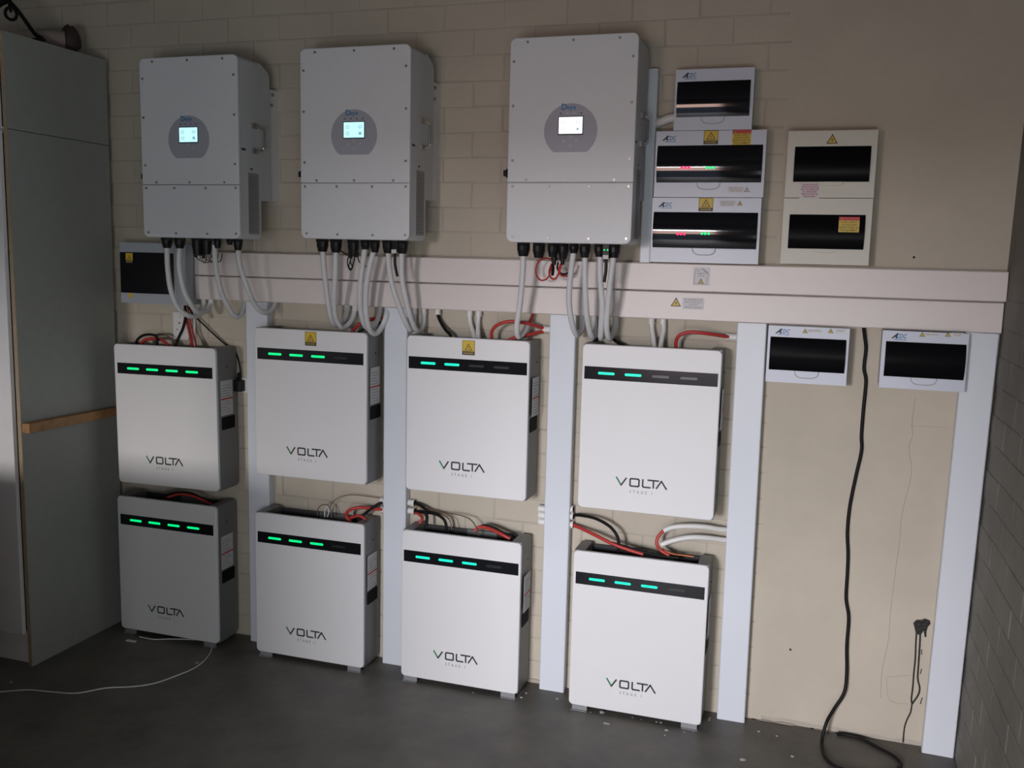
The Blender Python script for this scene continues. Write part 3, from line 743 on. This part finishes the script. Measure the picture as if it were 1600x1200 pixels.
# box behind the leftmost inverter's cables, lying on its side
def left_box():
    x0, x1, z0, z1 = -.886, -.566, 1.404, 1.650
    xm = (x0 + x1) / 2; w = (x1 - x0) / 2; h = z1 - z0; d = .10
    o = thing('breaker_box', 'shade-darkened breaker box turned on its side below the leftmost inverter', 'breaker box', (xm, 0, z0), 'breaker boxes with dark windows')
    part('base', None, lambda mb: mb.box(-w + .002, w, -d + .02, -.001, .002, h - .002), M['db_side'], o, bevel=.003)  # greyer base tone stands in for the shadow on this box
    wz0, wz1 = .041, .207
    part('cover', None, lambda mb: (mb.box(-w, w, -d, -d + .022, 0, wz0), mb.box(-w, w, -d, -d + .022, wz1, h), mb.box(w - .058, w, -d, -d + .022, wz0, wz1)), M['db_dim'], o)
    def wn(mb):
        n = 14; P = []
        x0_, x1_ = -w + .001, w - .058
        for k in range(n + 1):
            t = k / n; P.append((x0_ + (x1_ - x0_) * t, -d - .001 - .010 * math.sin(math.pi * t) ** .8))
        P += [(x1_, -d + .02), (x0_, -d + .02)]
        mb.loft([[(x, y, z) for x, y in P] for z in (wz0 + .0005, wz1 - .0005)])
    wd = part('window', None, wn, M['smoke'], o, smooth=True, label='dark smoked hinged window')
    p = at(203, 405, .108); danger(o, p.x - xm, p.z - z0 + .026, .036, .042, -.1115)
    p = at(203.5, 462, .1); part('warning_sticker', None, lambda mb: mb.prism_y([(p.x - xm - .010, p.z - z0 + .011), (p.x - xm + .010, p.z - z0 + .011), (p.x - xm + .008, p.z - z0 - .004), (p.x - xm, p.z - z0 - .012), (p.x - xm - .009, p.z - z0 - .004)], -d - .0002, -d - .0008), M['yellow'], o)
left_box()

# wall socket
def socket():
    p = at(282, 514, .02)
    o = thing('wall_socket', 'white three-pin wall socket above the battery next to the cupboard', 'socket', (p.x, 0, p.z - .045))
    part('plate', None, lambda mb: mb.rrect(-.038, .038, 0, .115, .004, 0, -.018, .002), M['pvc'], o, smooth=True)
    for s, (x, z, r) in enumerate(((0, .070, .004), (-.012, .042, .003), (.014, .044, .003))):
        part('pin_hole', None, lambda mb, x=x, z=z, r=r: mb.cyl((x - .006, -.017, z), (x - .006, -.0186, z), r, n=10), M['body_dark'], o)
    part('switch', None, lambda mb: mb.rrect(-.016, .000, .088, .104, .002, -.017, -.022, .001), M['pvc'], o)
socket()

# ------------------------------------------------------------------ cables
def cable(label, pts, r, m, name='cable', cat='cable', group=None, n=9, sub=6):
    """pts: (px, py, depth from the wall)"""
    P = [at(*q) if len(q) == 3 else Vector(q[:3]) for q in pts]
    o = solo(name, label, cat, MB().tube(P, r, n=n, sub=sub), M[m], P[0][:], group, smooth=True)
    return o
GC = 'grey conduits looping from the inverters into the trunking'
rc = .0101
CB = [
 ('first grey conduit from the left under the leftmost inverter', [(261, 384, .22), (262, 418, .205), (267, 453, .19), (278, 480, .165), (296, 494, .125), (311, 492, .07), (317, 482, .035), (318, 466, .026)]),
 ('second grey conduit from the left under the leftmost inverter', [(281, 384, .22), (280, 415, .215), (287, 452, .20), (297, 473, .175), (308, 487, .135), (320, 487, .08), (328, 477, .035), (330, 464, .026)]),
 ('third grey conduit from the left under the leftmost inverter', [(335, 382, .20), (337, 415, .185), (345, 453, .16), (357, 480, .13), (368, 494, .095), (376, 491, .06), (382, 476, .035), (384, 464, .026)]),
 ('rightmost grey conduit under the leftmost inverter', [(372, 384, .22), (375, 415, .195), (388, 453, .17), (398, 475, .14), (409, 487, .11), (421, 487, .07), (429, 477, .035), (431, 466, .026)]),
 ('first grey conduit from the left under the middle inverter', [(504, 386, .22), (506, 415, .21), (511, 460, .175), (516, 490, .14), (521, 505, .105), (530, 507, .07), (540, 495, .04), (543, 478, .026)]),
 ('second grey conduit from the left under the middle inverter', [(525, 386, .22), (524, 427, .21), (522, 468, .18), (525, 497, .14), (535, 512, .10), (547, 504, .06), (553, 492, .035), (555, 478, .026)]),
 ('third grey conduit from the left under the middle inverter', [(571, 382, .22), (567, 410, .21), (563, 443, .195), (563, 480, .17), (569, 506, .13), (579, 514, .09), (590, 500, .05), (595, 480, .026)]),
 ('fourth grey conduit from the left under the middle inverter', [(586, 385, .22), (577, 418, .215), (572, 452, .20), (572, 490, .175), (578, 516, .14), (588, 521, .10), (598, 508, .06), (604, 492, .055), (605, 478, .03)]),
 ('second grey conduit from the right under the middle inverter', [(606, 387, .22), (610, 432, .195), (620, 468, .165), (633, 502, .125), (641, 515, .09), (645, 512, .05), (647, 500, .03), (647, 482, .026)]),
 ('rightmost grey conduit under the middle inverter', [(628, 387, .22), (628, 432, .20), (635, 470, .175), (643, 500, .14), (652, 517, .09), (659, 513, .05), (662, 500, .03), (662, 484, .026)]),
 ('leftmost grey conduit under the rightmost inverter, ending at a red wire', [(818, 392, .22), (816, 437, .205), (812, 478, .185), (807.5, 510, .17), (810, 526, .14), (818, 520, .10), (824, 508, .07)]),
 ('second grey conduit from the left under the rightmost inverter', [(897, 387, .22), (892, 425, .205), (889, 470, .185), (894, 506, .155), (901, 523, .11), (908, 517, .06), (910, 504, .035), (910, 488, .026)]),
 ('third grey conduit from the left under the rightmost inverter', [(914, 392, .22), (914, 437, .21), (916, 485, .185), (921, 516, .14), (926, 527, .10), (930, 517, .055), (929, 504, .035), (928, 488, .026)]),
 ('second grey conduit from the right under the rightmost inverter', [(937.5, 390, .22), (938, 437, .21), (941, 478, .19), (939, 512, .16), (939, 529, .12), (944, 520, .06), (946, 508, .035), (946, 488, .026)]),
 ('rightmost grey conduit under the rightmost inverter', [(960, 390, .22), (954, 437, .21), (950, 478, .19), (948, 512, .16), (952, 529, .12), (958, 520, .06), (962, 508, .035), (962, 488, .026)]),
]
for l, p in CB: cable(l, p, rc, 'grey_cable', name='conduit', group=GC)
# conduits dropping behind the batteries
for l, p in (('left of two white cables dropping behind the third upper battery', [(734, 490, .026), (735, 505, .03), (739, 518, .05), (742, 532, .08), (743, 548, .09)]),
             ('right of two white cables dropping behind the third upper battery', [(748, 491, .026), (747, 505, .03), (747, 518, .05), (748, 534, .08), (748, 548, .09)]),
             ('left of two white cables dropping behind the upper battery farthest right', [(1018, 501, .026), (1019, 515, .03), (1021, 530, .05), (1023, 548, .08)]),
             ('right of two white cables dropping behind the upper battery farthest right', [(1036, 501, .026), (1037, 515, .03), (1034, 530, .05), (1031, 548, .08)])):
    cable(l, p, .0088, 'pvc', group='white cables entering the batteries from the trunking')
cable('black cable dropping from a white stub to the third upper battery', [(684, 492, .026), (688, 502, .03), (696, 515, .045), (704, 524, .06), (709, 540, .08)], .0062, 'black_cable')
# red loops
RG = 'red battery cables'
cable('big red cable loop rising over the third upper battery', [(852, 514, .028), (843, 511, .05), (822, 505, .10), (797, 502, .11), (777, 508, .11), (768, 520, .10), (770, 538, .09)], .0062, 'red_cable', group=RG)
cable('straight red cable from the stub down to the third upper battery', [(852, 517, .028), (843, 519, .045), (822, 524, .08), (800, 529, .09), (785, 540, .09)], .0062, 'red_cable', group=RG)
cable('short red wire from the trunking into the leftmost conduit of the rightmost inverter', [(833, 488, .03), (831, 496, .04), (826, 505, .06), (822, 512, .08)], .005, 'red_cable', group=RG)
cable('red cable loop from the stub to the upper battery farthest right', [(1142, 527, .028), (1130, 525, .05), (1103, 521, .09), (1078, 519, .10), (1062, 524, .10), (1056, 535, .09), (1057, 552, .08)], .0062, 'red_cable', group=RG)
# PV connectors and thin wires under the right inverter
def connector(px, py0, py1, d, label, m='black'):
    a, b = at(px, py0, d), at(px, py1, d)
    mb = MB(); mb.cyl(a, a.lerp(b, .45), .009, n=10).cyl(a.lerp(b, .45), a.lerp(b, .62), .0115, n=10).cyl(a.lerp(b, .62), b, .008, .006, n=10)
    solo('connector', label, 'connector', mb, M[m], a[:], 'black plug connectors under the inverters', smooth=True)
connector(866, 392, 414, .20, 'left black plug connector over the thin red wires')
connector(879, 392, 414, .19, 'right black plug connector over the thin red wires')
TW = 'thin wires looped under the inverters'
cable('big thin red wire loop under the rightmost inverter', [(865, 412, .20), (858, 404, .17), (846, 405, .15), (838, 416, .14), (838, 430, .14), (846, 438, .15), (856, 434, .16), (861, 420, .18), (864, 410, .19)], .0030, 'red_cable', group=TW, n=7)
cable('small thin red wire loop under the black connectors', [(862, 412, .20), (858, 424, .19), (861, 434, .18), (868, 435, .17), (874, 424, .18), (878, 412, .19)], .0033, 'red_cable', group=TW, n=7)
cable('thin red wire running right from the black connectors', [(876, 412, .19), (873, 424, .18), (879, 431, .16), (888, 430, .14), (893, 424, .12)], .0033, 'red_cable', group=TW, n=7)
cable('thin black wire beside the red loops', [(872, 410, .19), (871, 420, .17), (878, 428, .15), (888, 426, .13), (896, 414, .12)], .0033, 'black_cable', group=TW, n=7)
cable('short thick black lead under the left connector', [(864, 412, .20), (864, 422, .195), (863, 430, .19)], .0055, 'black_cable', group=TW, n=7)
# thin wires under the middle and left inverter
for k, (l, pts) in enumerate((('left thin dark wire loop under the middle inverter', [(551, 390, .19), (545, 400, .18), (543, 412, .17), (547, 422, .165), (551, 417, .17), (547, 408, .175), (552, 396, .18)]),
               ('middle thin dark wire loop under the middle inverter', [(556, 392, .19), (553, 408, .18), (549, 420, .17), (545, 416, .17), (548, 405, .175)]),
               ('right thin dark wire loop under the middle inverter', [(560, 396, .18), (560, 406, .17), (566, 414, .16), (574, 416, .16), (577, 408, .17)]),
               ('thin wire strand slanting below the second gland of the middle inverter', [(530, 390, .20), (540, 397, .18), (550, 402, .17)]))):
    cable(l, pts, .0022, 'black_cable', group=TW, n=6)
connector(548, 388, 404, .19, 'left black plug connector under the middle inverter')
connector(556, 388, 402, .18, 'right black plug connector under the middle inverter')
for k in range(5):
    x = 309 + k * 6
    cable('thin brown wires bunched under the leftmost inverter', [(x, 392, .18), (x - 2, 402, .17), (x + 6, 408 + (k % 2), .16), (x + 12, 410 - k * .6, .15), (x + 14, 396, .15)], .0018, 'brown_cable' if k % 2 else 'black_cable', group='brown wire bunch under the leftmost inverter', n=6)
connector(306, 388, 402, .20, 'left black plug connector under the leftmost inverter')
connector(318, 388, 404, .19, 'right black plug connector under the leftmost inverter')
# around the top of battery 1
cable('black cable loop rising above the battery next to the cupboard', [(212, 546, .10), (214, 532, .10), (224, 524, .10), (238, 523, .10), (245, 528, .10), (245, 546, .10)], .0055, 'black_cable')
cable('red cable arching behind the black loop next to the cupboard', [(216, 546, .08), (224, 533, .08), (238, 529, .08), (254, 532, .08), (266, 544, .08)], .0068, 'red_cable', group=RG)
cable('thin brown wire arching left of the wall socket', [(240, 524, .05), (252, 522, .05), (264, 526, .05), (272, 540, .06)], .003, 'brown_cable')
cable('black cable passing in front of the wall socket', [(289, 478, .045), (290, 494, .05), (286, 513, .06), (279, 528, .08), (272, 546, .09)], .0058, 'black_cable')
cable('red cable dropping right of the wall socket', [(289, 476, .03), (291, 495, .035), (295, 515, .045), (299, 532, .06), (301, 548, .08)], .0056, 'red_cable', group=RG)
cable('second red cable dropping right of the wall socket', [(293, 478, .02), (297, 500, .03), (303, 525, .05), (308, 548, .08)], .0035, 'red_cable', group=RG)
cable('white grey cable dropping right of the red ones', [(304, 478, .03), (304, 500, .03), (304, 520, .04), (306, 548, .07)], .0048, 'grey_cable')
cable('thin black power cord slanting from the box to the battery side', [(295, 480, .03), (303, 493, .03), (318, 507, .025), (336, 524, .02), (352, 538, .014), (366, 548, .010), (373, 565, .012), (376, 585, .014), (375, 598, .014)], .0032, 'black_cable', n=7)
def plug():
    p = at(375, 592, .012)
    o = thing('power_adapter', 'black plug-in adapter right of the upper battery next to the cupboard', 'adapter', (p.x, 0, p.z - .05))
    part('adapter_body', None, lambda mb: mb.box(-.016, .022, -.040, -.008, 0, .048), M['black'], o, bevel=.005)
    part('neck', None, lambda mb: mb.cyl((0, -.020, .046), (-.002, -.016, .075), .009, .005, n=10), M['black'], o)
    part('socket_plate', None, lambda mb: mb.box(.004, .062, -.010, -.001, -.006, .054), M['pvc'], o, bevel=.002, label='white plate behind the adapter')
plug()
# behind the middle inverter's conduits
cable('red cable behind the conduits above the second upper battery', [(606, 496, .028), (592, 497, .03), (575, 500, .035), (560, 508, .05), (550, 520, .07), (548, 532, .08)], .0066, 'red_cable', group=RG)
cable('black cable behind the conduits above the second upper battery', [(606, 500, .028), (590, 506, .035), (575, 512, .045), (562, 519, .06), (556, 532, .08)], .0050, 'black_cable')
cable('black cable spreading left under the conduits of the rightmost inverter', [(946, 508, .026), (942, 520, .035), (932, 531, .05), (920, 540, .07), (912, 548, .08)], .0062, 'black_cable')
cable('black cable spreading right under the conduits of the rightmost inverter', [(948, 508, .026), (952, 522, .035), (962, 533, .05), (976, 542, .07), (984, 550, .08)], .0055, 'black_cable')
# lower row wiring
cable('black cable from the stub into the lower battery of the second column', [(603, 783, .028), (594, 786, .04), (580, 795, .06), (568, 805, .08), (558, 818, .09)], .0062, 'black_cable')
cable('red cable from the stub into the lower battery of the second column', [(603, 797, .028), (585, 795, .05), (562, 793, .08), (546, 797, .09), (541, 806, .09), (548, 816, .09)], .0066, 'red_cable', group=RG)
cable('short red lead lying at the back corner of the lower battery, second column', [(541, 812, .085), (552, 808, .09), (562, 806, .09), (572, 812, .09)], .006, 'red_cable', group=RG)
cable('thin grey wire arching above the lower battery of the second column', [(603, 780, .028), (590, 778, .03), (560, 774, .04), (540, 774, .05), (524, 781, .06), (515, 794, .07), (513, 812, .09)], .0017, 'brown_cable', n=6)
cable('small curled grey wire loop on the lower battery of the second column', [(496, 806, .09), (497, 795, .085), (503, 789, .08), (511, 789, .08), (517, 797, .08), (517, 808, .09)], .0022, 'brown_cable', n=6)
cable('small pale wire curl beside the grey wire loop', [(507, 808, .09), (508, 797, .085), (512, 791, .08), (514, 800, .08), (511, 808, .09)], .0026, 'grey_cable', n=6)
cable('short black cable from the upper stub to the lower battery, third column', [(646, 785, .028), (656, 789, .04), (665, 796, .06), (667, 806, .08), (667, 822, .09)], .0058, 'black_cable')
cable('curved black cable from the lower stub to the lower battery, third column', [(646, 799, .028), (660, 800, .045), (680, 803, .07), (692, 810, .09), (697, 820, .09), (697, 834, .09)], .0058, 'black_cable')
cable('long thin grey wire arching over the lower battery, third column', [(646, 787, .028), (665, 794, .04), (690, 801, .05), (715, 804, .06), (734, 811, .08), (744, 824, .09), (748, 838, .09)], .0024, 'brown_cable', n=6)
cable('second thin grey wire beside the curved black cable', [(646, 789, .028), (664, 796, .035), (688, 803, .05), (702, 812, .08), (706, 828, .09)], .0022, 'brown_cable', n=6)
cable('thick red lead lying in the top of the lower battery, third column', [(741, 830, .085), (748, 824, .08), (758, 824, .08), (772, 829, .09), (786, 836, .10), (797, 842, .10)], .0066, 'red_cable', group=RG)
cable('black lead over the red lead on the lower battery, third column', [(744, 826, .08), (756, 821, .075), (772, 825, .08), (788, 833, .09), (802, 836, .10)], .005, 'black_cable')
cable('short red tail under the stub, lower battery, third column', [(646, 800, .028), (654, 803, .04), (660, 810, .06), (655, 818, .07)], .006, 'red_cable', group=RG)
cable('black cable arching from the stub to the lower battery farthest right', [(892, 806, .028), (905, 805, .045), (930, 810, .07), (952, 822, .09), (964, 837, .10), (967, 852, .10), (966, 862, .10)], .0058, 'black_cable')
cable('red cable slanting from the stub to the lower battery farthest right', [(892, 819, .028), (905, 824, .045), (930, 836, .08), (958, 850, .10), (985, 860, .105), (1005, 866, .105)], .0066, 'red_cable', group=RG)
cable('black lead lying in the top of the lower battery farthest right', [(955, 848, .09), (975, 854, .095), (1000, 861, .10), (1030, 868, .105), (1060, 872, .105)], .0058, 'black_cable')
cable('upper white conduit arching from the right trunking to the lower battery', [(1150, 829, .028), (1125, 827, .05), (1100, 823, .07), (1070, 822, .08), (1050, 824, .085), (1037, 829, .09)], .0098, 'pvc', name='conduit')
cable('lower white conduit running from the right trunking to the lower battery', [(1150, 846, .028), (1125, 843, .05), (1100, 840, .07), (1075, 840, .08), (1050, 845, .085), (1033, 851, .09)], .0098, 'pvc', name='conduit')
cable('red end bending down from the upper white conduit', [(1040, 827, .09), (1033, 833, .09), (1027, 842, .095), (1027, 852, .10), (1034, 861, .10), (1046, 868, .105)], .0060, 'red_cable', group=RG)
cable('copper coloured lead ends at the right of the lower battery top', [(1034, 858, .09), (1050, 865, .095), (1070, 868, .10), (1084, 870, .10)], .0045, 'copper', group=RG)
# cables in the gap of the first column
cable('dark red cable lying on the lower battery next to the cupboard', [(262, 777, .10), (280, 772, .09), (298, 774, .09), (314, 780, .09), (330, 788, .09), (344, 792, .08)], .0052, 'red_cable', group=RG)
cable('black cable lying on the lower battery next to the cupboard', [(252, 776, .10), (276, 770, .09), (296, 770, .08), (312, 777, .08), (326, 786, .08)], .005, 'black_cable')
# conduit elbow between narrow trunking and top breaker box
def elbow():
    a, b = at(1024, 192, .03), at(1060, 184, .03)
    o = thing('conduit_bend', 'short white conduit joining the narrow trunking to the topmost breaker box', 'conduit', (a.x, a.y, a.z))
    part('pipe', None, lambda mb: mb.tube([Vector((0, 0, 0)), at(1034, 190, .045) - a, at(1044, 186, .05) - a, b - a + Vector((.01, -.02, 0))], .0145, n=12), M['pvc'], o, smooth=True)
    part('fitting', None, lambda mb: mb.cyl((-.004, 0, -.001), (.012, -.006, .001), .0175, n=14), M['pvc'], o, smooth=True)
elbow()
# black cable down the right part of the wall and along the floor
def long_black():
    W_ = [(1349, 508, .03), (1351, 525, .02), (1353, 545, .014), (1350, 575, .012), (1353, 596, .012), (1349, 640, .012), (1346, 680, .012), (1346, 705, .012), (1337, 745, .012), (1328, 790, .012), (1324, 830, .012), (1325, 865, .012),
          (1324, 895, .012), (1322, 935, .012), (1326, 965, .013), (1323, 1010, .016), (1323, 1050, .02), (1319, 1082, .03), (1303, 1108, .05), (1291, 1130, .08)]
    P = [at(*q) for q in W_]
    F = [(1284, 1160), (1289, 1182), (1305, 1197), (1335, 1206), (1370, 1209), (1400, 1203), (1408, 1193), (1396, 1181), (1370, 1167), (1345, 1154), (1322, 1148), (1308, 1147)]
    P += [on_floor(x, y, .007) for x, y in F]
    solo('cable', 'long black cable hanging from the trunking to a loop on the floor', 'cable', MB().tube(P, .0058, n=9, sub=6), M['black_cable'], P[-1][:], smooth=True)
long_black()
def floor_cord():
    F = [(-30, 1084), (0, 1081), (45, 1078), (80, 1081), (120, 1083), (165, 1075), (205, 1073), (240, 1068), (275, 1056), (305, 1043), (324, 1027), (331, 1012), (325, 1004), (312, 1000)]
    P = [on_floor(x, y, .003) for x, y in F]
    P += [Vector((P[-1].x - .07, -.14, .003)), on_floor(262, 998.5, .004), on_floor(240, 999, .004), on_floor(218, 995, .004)]
    solo('cord', 'thin white cord curving over the floor from the lower battery next to the cupboard', 'cord', MB().tube(P, .0024, n=7, sub=6), M['grey_cable'], P[0][:], smooth=True)
floor_cord()
# bits on the floor
q = on_floor(205, 1002)
solo('plaster_bit', 'pale scrap lying before the lower battery next to the cupboard', 'scrap', MB().box(q.x - .022, q.x + .022, q.y - .006, q.y + .006, 0, .004), M['sticker'], (q.x, q.y, 0))
q = on_floor(948, 1131)
solo('metal_strip', 'small bright metal strip on the floor before the lower battery farthest right', 'scrap', MB().box(q.x - .012, q.x + .010, q.y - .004, q.y + .002, 0, .003), M['steel'], (q.x, q.y, 0))
for x, y, s in ((940, 1113, .012), (923, 1113, .004), (988, 1121, .004), (1002, 1124, .003), (1026, 1128, .005), (1033, 1129, .006), (1041, 1141, .008), (1039, 1149, .004), (1069, 1144, .004), (1084, 1143, .004), (1108, 1125, .004),
                (1160, 1187, .011), (308, 1036, .010), (668, 1084, .003), (739, 1082, .004), (815, 1090, .008), (822, 1083, .006), (870, 1092, .007), (1186, 1143, .006), (1214, 1150, .005), (1238, 1182, .007), (1109, 1122, .004), (17, 1066, .008)):
    q = on_floor(x, y); mb = MB(); j = random.Random(int(x * 3 + y))
    ring = [(q.x + s * j.uniform(.6, 1.2) * math.cos(a), q.y + s * j.uniform(.6, 1.2) * math.sin(a)) for a in [k * math.pi / 3 for k in range(6)]]
    mb.loft([[(x_, y_, 0) for x_, y_ in ring], [(q.x + (x_ - q.x) * .6, q.y + (y_ - q.y) * .6, s * .45) for x_, y_ in ring]])
    solo('plaster_chip', 'tiny pale chip lying on the dark concrete floor', 'chip', mb, M['plaster_chip'], (q.x, q.y, 0), 'plaster chips scattered on the floor')
# broken plaster edge where wall meets floor
for x, y, w_, h_ in ((1195, 1128, .05, .014), (1225, 1132, .04, .018), (1290, 1143, .05, .010), (835, 1066, .03, .03), (843, 1078, .025, .02)):
    q = at(x, y, .003); j = random.Random(int(x))
    poly = [(q.x + w_ * math.cos(a) * j.uniform(.7, 1.1), max(q.z + h_ * .6 * math.sin(a) * j.uniform(.7, 1.1), .001)) for a in [k * math.pi / 5 for k in range(10)]]
    part('plaster_patch', None, lambda mb, poly=poly: mb.prism_y(poly, 0, -.0078), M['crack'], wb)

# unseen bench added outside the picture to shade the low left of the wall
o = thing('shading_bench', 'unseen wooden bench added to shade the low left of the wall', 'shading_bench', (-1.03, -1.80, 0))
part('carcass', None, lambda mb: mb.box(-.86, .86, -.28, .28, .06, .86), M['wood'], o, bevel=.004)
part('worktop', None, lambda mb: mb.box(-.88, .86, -.30, .30, .861, .90), M['wood'], o, bevel=.004)
part('plinth', None, lambda mb: mb.box(-.82, .82, -.24, .24, 0, .06), M['bin'], o)
for k in range(3):
    d_ = part('door', None, lambda mb, k=k: mb.box(-.85 + k * .57, -.29 + k * .57, -.298, -.281, .07, .85), M['wood'], o, bevel=.003)
    part('knob', None, lambda mb, k=k: mb.cyl((-.35 + k * .57, -.298, .6), (-.35 + k * .57, -.318, .6), .013, n=12), M['steel'], d_, smooth=True)
print('BRICKS', cnt)
